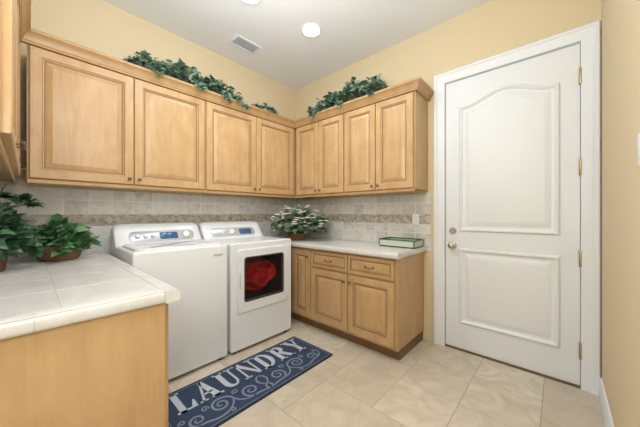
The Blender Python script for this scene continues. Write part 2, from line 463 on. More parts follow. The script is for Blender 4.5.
# ------------------------------------------------------------------ cabinets
DP = [(0,0),(0,.017),(.004,.021),(.056,.021),(.060,.016),(.066,.014),(.070,.009),(.078,.009),(.104,.018),(.108,.019)]
DM = [0,0,0,1,0,1,1,0,0]
WP = [(0,0),(0,.015),(.004,.019),(.026,.019),(.030,.014),(.036,.012),(.040,.012),(.054,.017)]
WM = [0,0,0,1,1,1,0]
def knob(parent, x, z, y=-.021):
    return mk('knob', lathe(bmesh.new(), [(0,0),(.007,0),(.006,.010),(.012,.016),(.0135,.021),(.010,.026),(0,.028)], 16, ymat(x,y,z)), M['bronze'], parent, 50)
def pull(parent, x, z, y=-.019):
    pts = []
    for i in range(13):
        a = PI*i/12
        pts.append((x-.042*math.cos(a), y-.002-.020*math.sin(a)**.6, z-.004*math.sin(a)))
    bm = tube(bmesh.new(), pts, [.006 if i in (0,12) else .0042 for i in range(13)], 10)
    for s in (-1,1): lathe(bm, [(0,0),(.009,0),(.008,.003),(0,.004)], 12, ymat(x+s*.042,y,z))
    return mk('drawer_pull', bm, M['bronze'], parent, 50)

def cabinet(label, loc, rotz, w, d, h, doors, drawers=(), toe=0, rail=False, group=None, name='wall_cabinet', end=None):
    t = thing(name, label, 'cabinet', loc, rotz, group)
    mk('body', boxes((0,w,0,d,toe,h)), M['frame'], t)
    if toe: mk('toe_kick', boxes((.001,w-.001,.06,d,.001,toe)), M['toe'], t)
    if rail: mk('light_rail', boxes((0,w,-.012 if rail == 1 else .001,.012,-.026,-.0005), bev=.004), M['frame'], t)
    for (x0,x1,z0,z1,ks,kz) in doors:
        dd = mk('door', rings(bmesh.new(), rect(x0,x1,z0,z1), DP, FRONT, mids=DM, back=True), [M['wood'],M['glaze']], t)
        if ks: knob(dd, x1-.03 if ks > 0 else x0+.03, kz)
    for (x0,x1,z0,z1) in drawers:
        dd = mk('drawer', rings(bmesh.new(), rect(x0,x1,z0,z1), WP, FRONT, mids=WM, back=True), [M['woodh'],M['glaze']], t)
        pull(dd, (x0+x1)/2, (z0+z1)/2)
    if end is not None:
        mk('end_panel', boxes((end[0],end[1],.0,d,toe,h)), M['endp'], t)
    return t

UB, UT = 1.476, 2.40
uz0, uz1, kz = .008, .868, .05
G1 = 'maple wall cabinets'
w = 1.165
cabinet('two-door maple wall cabinet above tile counter, nearest the left edge', (.309,-2.655,UB), PI/2, w, .306, UT-UB,
        [(.012,w/2-.004,uz0,uz1,1,kz),(w/2+.004,w-.010,uz0,uz1,-1,kz)], rail=1, group=G1)
w2 = 1.165
cabinet('two-door maple wall cabinet over the washer and dryer, reaching the corner', (.309,-1.489,UB), PI/2, w2+.318, .306, UT-UB,
        [(.010,w2/2-.006,uz0,uz1,1,kz),(w2/2+.002,w2-.016,uz0,uz1,-1,kz)], rail=1, group=G1)
cabinet('two-door maple wall cabinet above leafy flowering plant, beside the corner', (.337,-.309,UB), 0, .786, .306, UT-UB,
        [(.026,.405,uz0,uz1,1,kz),(.413,.778,uz0,uz1,-1,kz)], rail=1, group=G1)
cabinet('two-door maple wall cabinet above the green tray, nearest the white door', (1.124,-.309,UB), 0, .786, .306, UT-UB,
        [(.010,.389,uz0,uz1,1,kz),(.397,.776,uz0,uz1,-1,kz)], rail=1, group=G1, end=(.787,.792))
cabinet('maple wall cabinet seen edge-on at the left edge of the photo', (1.72,-2.702,UB), PI, 1.717, .315, UT-UB,
        [(.030,.454,uz0,uz1,1,kz),(.462,.902,uz0,uz1,-1,kz),(.910,1.352,uz0,uz1,1,kz)], rail=2, group=G1)

bm = sweep(bmesh.new(), [(1.722,NY+.004),(1.722,-2.700),(.311,-2.700),(.311,-.311),(1.917,-.311),(1.917,-.004)],
    [(0,2.352),(.022,2.352),(.025,2.357),(.025,2.364),(.030,2.368),(.033,2.380),(.041,2.398),(.052,2.411),(.060,2.416),(.063,2.421),(.063,2.434),(.058,2.440),(.0,2.440)])
tag(mk('crown_moulding', bm, M['frame'], smooth=30), 'stained maple crown moulding running along the tops of the wall cabinets', 'moulding')

# base cabinets
G2 = 'maple base cabinets'
BH = CT-.052
cabinet('maple base cabinet with single tall narrow door tucked beside the dryer', (.02,-.590,0), 0, .866, .575, BH,
        [(.580,.856,.125,BH-.02,1,BH-.09)], toe=.1, group=G2, name='base_cabinet')
cabinet('maple base cabinet with two drawers over two doors, below the green tray', (.888,-.590,0), 0, .982, .575, BH,
        [(.012,.486,.125,.665,1,.60),(.496,.966,.125,.665,-1,.60)], [(.012,.486,.685,BH-.02),(.496,.966,.685,BH-.02)],
        toe=.1, group=G2, name='base_cabinet', end=(.983,.990))
nd = .755
cabinet('maple base cabinet with plain end panel, in the left foreground', (1.618,-2.255,0), PI, 1.603, nd, BH,
        [(.012,.405,.125,BH-.02,1,BH-.09),(.413,.80,.125,BH-.02,-1,BH-.09)], toe=.1, group=G2, name='base_cabinet', end=(-.012,-.001))

# worktops : grout bed, field tiles and edge tiles
def worktop(label, x0, x1, y0, y1, ys):
    """ys = +1 front edge at y1, -1 front edge at y0; the free end is x1"""
    t = thing('countertop', label, 'countertop', (0,0,CT-.05))
    mk('bed', boxes((x0,x1-.006,y0+(.006 if ys < 0 else 0),y1-(.006 if ys > 0 else 0),.002,.0485)), M['cgrout'], t)
    e = .062; g = .0026
    fx1 = x1-e; fy0, fy1 = (y0, y1-e) if ys > 0 else (y0+e, y1)
    bm = bmesh.new(); T = .305
    nx = math.ceil((fx1-x0)/T); ny = math.ceil((fy1-fy0)/T)
    for i in range(nx):
        for j in range(ny):
            a1 = fx1-i*T; a0 = max(x0, a1-T)
            if ys > 0: b1 = fy1-j*T; b0 = max(fy0, b1-T)
            else: b0 = fy0+j*T; b1 = min(fy1, b0+T)
            if a1-a0 > .012 and b1-b0 > .012: slab(bm, a0+g/2, a1-g/2, b0+g/2, b1-g/2, .044, .05, .001)
    mk('field_tiles', bm, M['counter'], t)
    bm = bmesh.new(); T2 = .305; ge = .0012
    # bullnose profile, swept as separate edge tiles
    def nose(p):   # (out, z), out measured inward->outward edge
        return [(0,.0),(p-.010,.0),(p-.003,.004),(p,.012),(p,.036),(p-.004,.045),(p-.013,.0503),(0,.0503)]
    xs = fx1+e
    while xs > x0+.01:
        a0 = max(x0, xs-T2)
        prism(bm, nose(e-g/2), a0+ge/2, xs-ge/2, (lambda o_, z, s: (s, y1-e+g/2+o_, z)) if ys > 0 else (lambda o_, z, s: (s, y0+e-g/2-o_, z)))
        xs -= T2
    q0, q1 = (y0, y1-e) if ys > 0 else (y0+e, y1)
    n_ = max(1, round((q1-q0)/T2)); st = (q1-q0)/n_
    for i in range(n_):
        prism(bm, nose(e-g/2), q0+i*st+ge/2, q0+(i+1)*st-ge/2, lambda o_, z, s: (fx1+g/2+o_, s, z))
    mk('edge_tiles', bm, M['counter'], t, 50)
    return t
worktop('white tile countertop running beside the dryer under the green tray', .012, 1.905, -.640, -.014, -1)
worktop('white tile countertop in left foreground holding the basket plant', .014, 1.662, NY+.014, -2.205, 1)

# ------------------------------------------------------------------ washer / dryer
def feet(t, w, d):
    for sx in (-1,1):
        for y in (.05,d-.05):
            mk('foot', lathe(bmesh.new(), [(0,.0),(.022,.0),(.022,.012),(.012,.014),(.012,.03),(0,.03)], 14, Matrix.Translation((sx*(w/2-.05),y,.0005))), M['dark'], t, 40)

def console(t, w, h0):
    """rounded control hood: cross sections lofted along the width, ends rounded over"""
    prof = [(.49,h0-.006),(.505,h0+.006),(.575,h0+.115),(.592,h0+.148),(.612,h0+.168),(.640,h0+.176),(.675,h0+.172),(.694,h0+.158),(.70,h0+.13),(.70,h0-.006)]
    bm = bmesh.new(); rows = []; n = 9
    cx_, cz_ = .62, h0-.006
    for k in range(2*n+1):
        s = -1+k/n
        xx = w/2*math.copysign(1-(1-abs(s))**2.2, s) if s else 0
        q = (1-((abs(xx)-(w/2-.06))/.06)**2)**.5 if abs(xx) > w/2-.06+1e-6 and abs(xx) < w/2-1e-6 else (1 if abs(xx) <= w/2-.06+1e-6 else 0)
        sc = .80+.20*q
        rows.append([bm.verts.new((xx, cx_+(p-cx_)*(.94+.06*q), cz_+(z-cz_)*sc)) for p, z in prof])
    m_ = len(prof)
    for a, b_ in zip(rows, rows[1:]):
        for i in range(m_): bm.faces.new((a[i], a[(i+1) % m_], b_[(i+1) % m_], b_[i]))
    bm.faces.new(rows[0][::-1]); bm.faces.new(rows[-1])
    return mk('console', bm, M['appl'], t, 50)

# washer
WH = .985
wa = thing('washing_machine', 'white top-loading washing machine beside the left tile counter', 'washer', (.76,-1.835,0), PI/2)
bm = bmesh.new(); box(bm, -.345, .345, 0, .70, .025, WH, bev=.018, seg=4)
mk('body', bm, M['appl'], wa, 40); feet(wa, .69, .70)
c = console(wa, .69, WH)
p0 = Vector((0,.506,WH+.008)); p1 = Vector((0,.576,WH+.117)); up_v = (p1-p0).normalized(); nrm = Vector((0,-up_v.z,up_v.y))
L_ = (p1-p0).length
def sl(a, b_, h): return tuple(p0+Vector((a,0,0))+up_v*b_+nrm*h)
mk('fascia', rings(bmesh.new(), rrect(-.25,.28,.016,L_-.010,.045), [(0,-.006),(0,.002),(.004,.004)], sl), M['fascia'], c, 40)
mk('display', rings(bmesh.new(), rrect(-.02,.13,.032,L_-.030,.012), [(0,.003),(0,.006),(.002,.007)], sl), M['disp'], c, 40)
def slmat(x, b_):
    z = nrm; xx = Vector((1,0,0)); yy = z.cross(xx)
    mm = Matrix((xx,yy,z)).transposed().to_4x4(); mm.translation = p0+Vector((x,0,0))+up_v*b_
    return mm
for x, r in ((.20,.036),(-.19,.018),(-.13,.018),(-.072,.018)):
    mk('knob', lathe(bmesh.new(), [(0,0),(r,0),(r,.008),(r*.85,.022),(r*.75,.028),(0,.028)], 24, slmat(x,L_/2)), M['appl'], c, 40)
lid = mk('lid', rings(bmesh.new(), rrect(-.318,.318,.022,.480,.07,8), [(0,WH-.004),(0,WH+.010),(.004,WH+.016),(.012,WH+.019),(.045,WH+.019),(.058,WH+.012),(.070,WH+.011),(.09,WH+.013)], TOP), M['appl'], wa, 35)
mk('lid_handle', rings(bmesh.new(), rrect(-.09,.09,.030,.055,.012), [(0,WH+.014),(0,WH+.021),(.004,WH+.023)], TOP), M['applg'], lid, 40)
mk('badge', rings(bmesh.new(), rrect(.215,.295,WH-.088,WH-.072,.007), [(0,-.001),(0,.002),(.001,.003)], FRONT), M['fascia'], wa, 40)

# dryer : body lofted round a real drum opening
DH = .985
dr = thing('clothes_dryer', 'white front-loading dryer with dark square window beside the base cabinet', 'dryer', (.76,-1.112,0), PI/2)
OUT = rrect(-.35,.35,.025,DH,.018,6); OUTi = rrect(-.340,.340,.035,DH-.010,.012,6)
WIN = rrect(-.215,.215,.462,.840,.022,6)
mk('body', loft(bmesh.new(), [(OUT,-.70),(OUT,-.010),(OUTi,0),(WIN,0),(WIN,-.40)], FRONT, True, [0,0,0,1,1], True), [M['appl'],M['drum']], dr, 35)
feet(dr, .70, .70)
c = console(dr, .70, DH)
mk('fascia', rings(bmesh.new(), rrect(-.28,.25,.016,L_-.010,.045), [(0,-.006),(0,.002),(.004,.004)], sl), M['fascia'], c, 40)
mk('display', rings(bmesh.new(), rrect(.05,.20,.032,L_-.030,.012), [(0,.003),(0,.006),(.002,.007)], sl), M['disp'], c, 40)
mk('knob', lathe(bmesh.new(), [(0,0),(.038,0),(.038,.008),(.032,.024),(.028,.030),(0,.030)], 28, slmat(-.05,L_/2)), M['appl'], c, 40)
for x in (-.21,-.15):
    mk('button', lathe(bmesh.new(), [(0,0),(.013,0),(.013,.006),(.011,.008),(0,.008)], 18, slmat(x,L_/2)), M['appl'], c, 40)
DA = rrect(-.292,.292,.355,.925,.016,6); DAi = rrect(-.286,.286,.361,.919,.013,6)
WO = rrect(-.230,.230,.447,.855,.028,6)
dd = mk('door', loft(bmesh.new(), [(DA,.0008),(DA,.009),(DAi,.014),(WO,.014),(WO,.0008)], FRONT, False), M['appl'], dr, 35)
mk('window_rim', loft(bmesh.new(), [(WO,.008),(WO,.0152),(rrect(-.228,.228,.449,.853,.027,6),.0162),(rrect(-.217,.217,.460,.842,.024,6),.0155),(WIN,.010)], FRONT, False), M['dark'], dd, 35)
mk('window', loft(bmesh.new(), [(WIN,.0095),(WIN,.0130)], FRONT, True, None, True), M['glass'], dd, 40)
mk('handle', boxes((-.278,-.266,-.020,-.0135,.57,.71), bev=.002), M['fascia'], dd, 40)
# red fabric tumbled round in the drum, behind the window
bm = bmesh.new()
NR, NA = 40, 110; vm = {}
for i in range(NR+1):
    for j in range(NA):
        th = 2*PI*j/NA; r_ = i/NR
        R_ = .176+.009*math.sin(2*th+.9)+.007*math.sin(3*th+2.2)+.004*math.sin(7*th)
        rad = r_*R_
        sw_ = .5+.5*math.sin(12*r_-th+1.1*math.sin(2*th+5*r_)+.6*math.sin(5*th))
        y = .012+.085*(1-sw_)**1.3*min(1,1.8*r_)+.10*max(0,r_-.80)/.20
        vm[(i,j)] = (rad*1.08*math.cos(th), y, rad*math.sin(th)+.650-.53)
vv = {k_: bm.verts.new(p) for k_, p in vm.items() if k_[0] > 0}
cen = bm.verts.new(vm[(0,0)])
for j in range(NA):
    q = (j+1) % NA
    bm.faces.new((cen, vv[(1,j)], vv[(1,q)]))
    for i in range(1,NR): bm.faces.new((vv[(i,j)],vv[(i+1,j)],vv[(i+1,q)],vv[(i,q)]))
cl = mk('red_garment', bm, M['red'], None, 60)
cl.location = (.760,-1.112,.53); cl.rotation_euler = (0,0,PI/2)
tag(cl, 'swirled red fabric seen through the dryer window', 'laundry')

# ------------------------------------------------------------------ rug
RL, RW = 1.27, .51
rug = thing('laundry_rug', 'navy runner rug with pale LAUNDRY lettering in front of the dryer', 'rug', (1.14,-1.475,0), PI/2)
mk('mat', rings(bmesh.new(), rrect(-RL/2,RL/2,-RW/2,RW/2,.012,3), [(0,.0006),(0,.006),(.003,.009),(.012,.009)], TOP, back=True, cap=True), M['rug'], rug, 30)
mk('binding', rings(bmesh.new(), rrect(-RL/2,RL/2,-RW/2,RW/2,.012,3), [(-.001,.0006),(-.001,.008),(.002,.0105),(.010,.0105),(.013,.009)], TOP, cap=False), M['rugedge'], rug, 30)
BO = rect(-RL/2+.018,RL/2-.018,-RW/2+.018,RW/2-.018)
mk('border_line', rings(bmesh.new(), BO, [(0,.0088),(0,.0095),(.0045,.0095),(.0045,.0088)], TOP, cap=False), M['rugl'], rug)
def arc(cx, cy, rx, ry, a0, a1, n=16):
    return [(cx+rx*math.cos(math.radians(a0+(a1-a0)*i/n)), cy+ry*math.sin(math.radians(a0+(a1-a0)*i/n))) for i in range(n+1)]
def R4(x0,y0,x1,y1): return [(x0,y0),(x1,y0),(x1,y1),(x0,y1)]
def bandp(o_, i_):
    return [[o_[k],o_[k+1],i_[k+1],i_[k]] for k in range(len(o_)-1)]
LET = {
 'L': (.78, [R4(.10,0,.34,1),R4(.0,.94,.45,1),R4(.0,0,.75,.07),[(.54,.05),(.75,.05),(.77,.36),(.71,.36)]]),
 'A': (.98, [[(.08,0),(.17,0),(.54,1),(.44,1)],[(.57,0),(.88,0),(.58,1),(.38,1)],R4(.24,.29,.68,.36),R4(-.02,0,.31,.06),R4(.48,0,1.0,.06)]),
 'U': (.92, [R4(.10,.3,.34,1),R4(.69,.3,.79,1),R4(.0,.94,.45,1),R4(.57,.94,.93,1)]+bandp(arc(.445,.3,.345,.31,180,360),arc(.515,.3,.175,.22,180,360))),
 'N': (1.0, [R4(.11,0,.20,1),[(.04,1),(.32,1),(.90,0),(.76,0)],R4(.81,0,.90,1),R4(-.02,0,.33,.06),R4(.66,.94,1.03,1),R4(-.03,.94,.22,1)]),
 'D': (.92, [R4(.10,0,.34,1),R4(.0,.94,.36,1),R4(.0,0,.36,.06)]+bandp(arc(.32,.5,.56,.5,-90,90),arc(.32,.5,.31,.43,-90,90))),
 'R': (.96, [R4(.10,0,.34,1),[(.36,.5),(.60,.53),(.95,.0),(.67,0)],R4(.0,.94,.36,1),R4(.0,0,.45,.06),R4(.65,0,1.02,.06)]+bandp(arc(.32,.74,.49,.26,-90,90),arc(.32,.74,.24,.19,-90,90))),
 'Y': (.96, [[(.02,1),(.30,1),(.60,.45),(.36,.48)],[(.76,1),(.86,1),(.60,.45),(.50,.52)],R4(.36,0,.60,.52),R4(-.06,.94,.39,1),R4(.62,.94,1.0,1),R4(.22,0,.74,.06)]),
}
word = 'LAUNDRY'; gap = .10
tot = sum(LET[c_][0] for c_ in word)+gap*(len(word)-1)
sx = (RL-.13)/tot; sy = .225; yb = -.002
for ch_name, mt, dx_, dy_, zz in (('letter_shadow','rugs',.006,-.006,.0093),('lettering','rugw',0,0,.0098)):
    bm = bmesh.new(); cx = -tot*sx/2+.018
    for c_ in word:
        for poly in LET[c_][1]:
            prism(bm, [(cx+a*sx+dx_, yb+b_*sy+dy_) for a, b_ in poly], .0088, zz)
        cx += (LET[c_][0]+gap)*sx
    mk(ch_name, bm, M[mt], rug)
bm = bmesh.new()
def ribbon(pts, w0, w1, z=.0097):
    n = len(pts); lv = []; rv = []
    for i, p in enumerate(pts):
        a = Vector(pts[max(i-1,0)]); b_ = Vector(pts[min(i+1,n-1)]); d = (b_-a).normalized(); nn = Vector((-d.y,d.x))
        t = i/(n-1); ww = (w0+(w1-w0)*t)*(.45+.55*math.sin(PI*min(1,max(0,.08+.84*t))))
        lv.append(bm.verts.new((p[0]+nn.x*ww,p[1]+nn.y*ww,z))); rv.append(bm.verts.new((p[0]-nn.x*ww,p[1]-nn.y*ww,z)))
    for i in range(n-1): bm.faces.new((lv[i],lv[i+1],rv[i+1],rv[i]))
def spiral(cx, cy, r0, r1, a0, turns, sgn=1, n=44):
    return [(cx+(r0+(r1-r0)*i/n)*math.cos(a0+sgn*2*PI*turns*i/n), cy+(r0+(r1-r0)*i/n)*math.sin(a0+sgn*2*PI*turns*i/n)) for i in range(n+1)]
def bez(p0, p1, p2, p3, n=24):
    o_ = []
    for i in range(n+1):
        t = i/n; s = 1-t
        o_.append((s**3*p0[0]+3*s*s*t*p1[0]+3*s*t*t*p2[0]+t**3*p3[0], s**3*p0[1]+3*s*s*t*p1[1]+3*s*t*t*p2[1]+t**3*p3[1]))
    return o_
# one connected, mirrored wrought-iron scroll: S-curves whose ends curl into volutes
for s in (-1,1):
    mir = lambda P: [(s*a, b_) for a, b_ in P]
    c1 = spiral(.120,-.125,.066,.010,PI*1.5,1.55,1)          # volute 1 starts at its bottom
    ribbon(mir(bez((.0,-.218),(.03,-.20),(.08,-.191),(.120,-.191))+c1[1:]), .009, .007)
    c2 = spiral(.330,-.105,.060,.010,PI*.5,1.55,-1)          # volute 2 starts at its top
    ribbon(mir(bez((.120,-.191),(.20,-.20),(.235,-.150),(.245,-.105))+bez((.245,-.105),(.255,-.06),(.29,-.045),(.330,-.045))[1:]+c2[1:]), .009, .007)
    c3 = spiral(.490,-.130,.052,.009,PI*1.5,1.5,1)           # volute 3 starts at its bottom
    ribbon(mir(bez((.245,-.105),(.27,-.20),(.37,-.225),(.430,-.195))+bez((.430,-.195),(.455,-.184),(.47,-.182),(.490,-.182))[1:]+c3[1:]), .009, .007)
    ribbon(mir(bez((.490,-.182),(.545,-.182),(.585,-.15),(.585,-.085))), .008, .006)
    ribbon(mir(spiral(.565,-.085,.020,.006,0,1.2,1)), .006, .004)
    ribbon(mir(bez((.0,-.030),(.050,-.055),(.050,-.115),(.0,-.150))), .008, .008)
    ribbon(mir(bez((.0,-.150),(.030,-.17),(.030,-.195),(.0,-.218))), .008, .008)
    ribbon(mir(spiral(.205,-.060,.024,.006,PI*1.7,1.3,1)), .006, .004)
    ribbon(mir(spiral(.420,-.070,.024,.006,PI*1.2,1.3,-1)), .006, .004)
    ribbon(mir(spiral(.300,-.205,.018,.005,PI*.3,1.2,1)), .006, .004)
mk('scroll_pattern', bm, M['rugl'], rug)

# ------------------------------------------------------------------ plants
IVY = [(0,.05),(.10,.42),(.22,.30),(.36,.50),(.55,.26),(.78,.16),(1,0)]
HEART = [(0,.05),(.08,.30),(.28,.44),(.55,.36),(.8,.18),(1,0)]
def leaf(bm, pos, d, upv, L, shape, rnd, clamp, wid=1.0, fold=.22, droop=.25):
    d = d.normalized(); side = d.cross(upv)
    if side.length < 1e-3: side = d.cross(Vector((1,0,0)))
    side.normalize(); nn = side.cross(d).normalized()
    mids, ls, rs = [], [], []
    for t, w_ in shape:
        c_ = pos+d*(L*t)-nn*(droop*L*t*t)
        for lst, k in ((ls,1),(rs,-1)):
            p = c_+side*(k*w_*wid*L)+nn*(fold*w_*L)
            lst.append(p)
        mids.append(c_)
    mv = [bm.verts.new(clamp(p)) for p in mids]
    lv = [bm.verts.new(clamp(p)) for p in ls[:-1]]+[mv[-1]]
    rv = [bm.verts.new(clamp(p)) for p in rs[:-1]]+[mv[-1]]
    for i in range(len(mv)-1):
        for q in (lv, rv):
            f = [mv[i], mv[i+1], q[i+1], q[i]]
            f2 = []
            for v in f:
                if v not in f2: f2.append(v)
            if len(f2) >= 3:
                try: bm.faces.new(f2)
                except ValueError: pass

def garland(name, label, cat, pts, nleaf, spread, lsize, seed, clamp, mat='ivy', shape=IVY, hang=(), rise=.85):
    rnd = random.Random(seed)
    P = [Vector(p) for p in pts]
    base = P[0].copy(); base.z = min(p.z for p in P)
    t = thing(name, label, cat, base)
    bm = bmesh.new(); bl = bmesh.new()
    def along(u):
        k = u*(len(P)-1); i = min(int(k), len(P)-2); return P[i].lerp(P[i+1], k-i)
    ln = [clamp(along(i/24)+Vector((0,0,.012*math.sin(i*1.7)))) for i in range(25)]
    cl0 = lambda p: clamp(p+base)-base
    tube(bm, [p-base for p in ln], .004, 6)
    for h_ in hang:
        tube(bm, [Vector(p)-base for p in h_], .003, 5)
        for i in range(18):
            q = rnd.random()*(len(h_)-1); k = int(q); p = Vector(h_[k]).lerp(Vector(h_[k+1]), q-k)
            d = Vector((rnd.uniform(.2,1),rnd.uniform(-1,1),rnd.uniform(-.9,.3)))
            leaf(bl, p-base, d, Vector((.6,-.6,.7)), lsize*rnd.uniform(.7,1.1), shape, rnd, cl0)
    G_ = lambda s_: max(-1.5*s_, min(1.5*s_, rnd.gauss(0, s_)))
    for i in range(nleaf):
        u = rnd.random(); c_ = along(u)
        e = (math.sin(PI*min(1,max(0,u)))**.5*.6+.4)*(.75+.35*math.sin(19*u+seed))
        off = Vector((G_(spread*.6), G_(spread*.6), abs(G_(spread*rise))*e))
        d = Vector((rnd.uniform(-1,1), rnd.uniform(-1,1), rnd.uniform(-.5,.7)))
        leaf(bl, c_+off-base, d, Vector((rnd.uniform(-.2,.9),rnd.uniform(-.9,.2),.8)), lsize*rnd.uniform(.65,1.2), shape, rnd, cl0)
    mk('stem', bm, M['stem'], t, 60)
    mk('foliage', bl, M[mat], t, 60)
    return t

def clampA(p):
    q = p.copy(); q.x = max(q.x,.02); q.y = min(q.y,-.02)
    if q.x < .385 or q.y > -.385: q.z = max(q.z, 2.445)
    q.z = min(q.z, H-.02)
    return q
garland('ivy_garland', 'long trailing ivy garland on top of cabinets over the washer', 'artificial ivy',
    [(.30,-2.08,2.46),(.29,-1.88,2.485),(.28,-1.7,2.505),(.30,-1.45,2.49),(.32,-1.16,2.465)], 740, .09, .068, 11, clampA, rise=.66,
    hang=[[(.33,-1.35,2.455),(.39,-1.32,2.46),(.42,-1.29,2.40),(.42,-1.27,2.36)],[(.33,-1.2,2.455),(.39,-1.17,2.46),(.43,-1.14,2.40),(.42,-1.10,2.36)],[(.33,-1.95,2.455),(.39,-1.93,2.46),(.42,-1.90,2.42)],[(.33,-1.6,2.455),(.39,-1.58,2.46),(.42,-1.55,2.41)]])
garland('ivy_sprig', 'small ivy sprig alone on cabinet top near the corner', 'artificial ivy',
    [(.33,-.96,2.455),(.37,-.82,2.465),(.36,-.64,2.455)], 70, .03, .058, 5, clampA, rise=.5)
garland('ivy_garland', 'bushy ivy garland on top of cabinets nearest the door', 'artificial ivy',
    [(.72,-.33,2.46),(.90,-.28,2.495),(1.06,-.25,2.53),(1.24,-.23,2.545),(1.42,-.25,2.52),(1.54,-.28,2.48)], 780, .09, .068, 23, clampA,
    hang=[[(.74,-.33,2.455),(.72,-.39,2.455),(.70,-.42,2.41)],[(1.46,-.33,2.455),(1.48,-.39,2.46),(1.50,-.42,2.41)],[(1.1,-.33,2.455),(1.1,-.39,2.46),(1.1,-.42,2.43)]])

def potted(name, label, cat, loc, pot, potmat, cone, nleaf, lsize, seed, clamp, mat, shape, flowers=0, potname='basket', sq=(1,1), trails=(), lump=.25):
    rnd = random.Random(seed)
    base = Vector(loc); t = thing(name, label, cat, loc)
    mm = Matrix.Diagonal((sq[0],sq[1],1,1))
    mk(potname, lathe(bmesh.new(), pot, 28, mm), M[potmat], t, 50)
    ph = max(z for r, z in pot); prr = min(r for r, z in pot if z > ph*.7 and r > .01)
    mk('moss', lathe(bmesh.new(), [(prr*.98,ph*.75),(prr*.6,ph*.88),(0,ph*.93)], 20, mm), M['soil'], t, 50)
    bs = bmesh.new(); bl = bmesh.new(); bf = bmesh.new()
    cl0 = lambda p: clamp(p+base)-base
    rx, ry, hz, z0 = cone
    env = lambda th, ph_: .85+lump*math.sin(3*th+seed)*math.cos(2.3*ph_)+.10*math.sin(7*th+5*ph_)
    for i in range(nleaf):
        th = rnd.uniform(0,2*PI); ph_ = math.acos(rnd.uniform(-.2,1))
        rad = rnd.uniform(.35,1)**.6*env(th, ph_)
        p = Vector((rx*rad*math.sin(ph_)*math.cos(th), ry*rad*math.sin(ph_)*math.sin(th), z0+hz*rad*math.cos(ph_)))
        out = Vector((p.x,p.y,(p.z-z0)*.8)).normalized()
        d = out+Vector((rnd.uniform(-.9,.9),rnd.uniform(-.9,.9),rnd.uniform(-.7,.6)))
        leaf(bl, p-out*lsize*.5, d, Vector((rnd.uniform(0,.8),rnd.uniform(-.8,0),.9)), lsize*rnd.uniform(.55,1.2), shape, rnd, cl0)
        if i % 9 == 0:
            root = Vector((p.x*.12*sq[0],p.y*.12,ph*.85))
            pts = [root.lerp(p, k/5)+Vector((0,0,.03*math.sin(PI*k/5))) for k in range(6)]
            tube(bs, [cl0(q) for q in pts], .0025, 5)
    for tr_ in trails:
        pts = [Vector(a).lerp(Vector(b__), q) for a, b__ in zip(tr_, tr_[1:]) for q in (0,.2,.4,.6,.8)]
        tube(bs, [cl0(q) for q in pts], .0025, 5)
        for q in pts:
            for _ in range(4):
                leaf(bl, q, Vector((rnd.uniform(-1,1),rnd.uniform(-1,1),rnd.uniform(-.4,.5))), Vector((.3,-.2,.9)), lsize*rnd.uniform(.6,1), shape, rnd, cl0)
    mk('stem', bs, M['stem'], t, 60)
    mk('foliage', bl, M[mat], t, 60)
    if flowers:
        for i in range(flowers):
            th = rnd.uniform(0,2*PI); ph_ = math.acos(rnd.uniform(.0,.95)); e = env(th, ph_)*1.08
            p = Vector((rx*e*math.sin(ph_)*math.cos(th), ry*e*math.sin(ph_)*math.sin(th), z0+hz*e*math.cos(ph_)))
            for k in range(5):
                a = 2*PI*k/5+th
                d = Vector((math.cos(a),math.sin(a),.35))
                leaf(bf, p, d, Vector((.3,-.3,1)), .032, HEART, rnd, cl0)
        mk('blossom', bf, M['petal'], t, 60)
    else: bf.free()
    return t

def clC(p):
    q = p.copy(); q.x = max(q.x,.02); q.y = min(q.y,-.02); q.z = max(q.z,CT+.003); q.z = min(q.z,1.44)
    if q.x < .80: q.y = max(q.y,-.73)
    return q
def clN(p):
    q = p.copy(); q.x = max(q.x,.02); q.y = max(q.y,NY+.02); q.z = max(q.z,CT+.003); q.z = min(q.z,1.44)
    q.y = min(q.y,-2.20)
    return q
BASK = [(0,.0006),(.092,.0006),(.105,.01),(.122,.05),(.135,.085),(.141,.095),(.139,.102),(.131,.10),(.122,.085),(.11,.078)]
potted('flowering_plant', 'variegated leafy plant with pale blossoms in the counter corner', 'potted plant', (.46,-.40,CT),
       [(0,.0006),(.09,.0006),(.098,.01),(.12,.075),(.126,.083),(.12,.087),(.112,.065),(.108,.055)], 'basket', (.41,.37,.26,.17), 1100, .066, 3, clC, 'varieg', HEART, flowers=80, lump=.2)
potted('basket_plant', 'low green plant in brown wicker basket on left tile counter', 'potted plant', (.26,-2.50,CT),
       BASK, 'basket', (.18,.18,.19,.12), 500, .074, 9, clN, 'green', HEART,
       trails=[((.08,.06,.16),(.12,.12,.15),(.15,.17,.11)),((.1,.0,.16),(.17,.0,.13),(.20,.0,.06))])
potted('potted_plant', 'tall dark leafy plant cut off by the left edge of the photo', 'potted plant', (.54,-2.80,CT),
       [(0,.0006),(.06,.0006),(.065,.01),(.08,.10),(.085,.108),(.08,.112),(.072,.09),(.068,.08)], 'basketd', (.18,.18,.31,.16), 720, .074, 17, clN, 'dkgreen', IVY, potname='pot',
       trails=[((.05,.05,.3),(.08,.12,.24),(.10,.18,.12)),((.0,.06,.42),(.02,.14,.42),(.03,.18,.36)),((.0,.1,.2),(.0,.16,.2),(.0,.19,.06))])

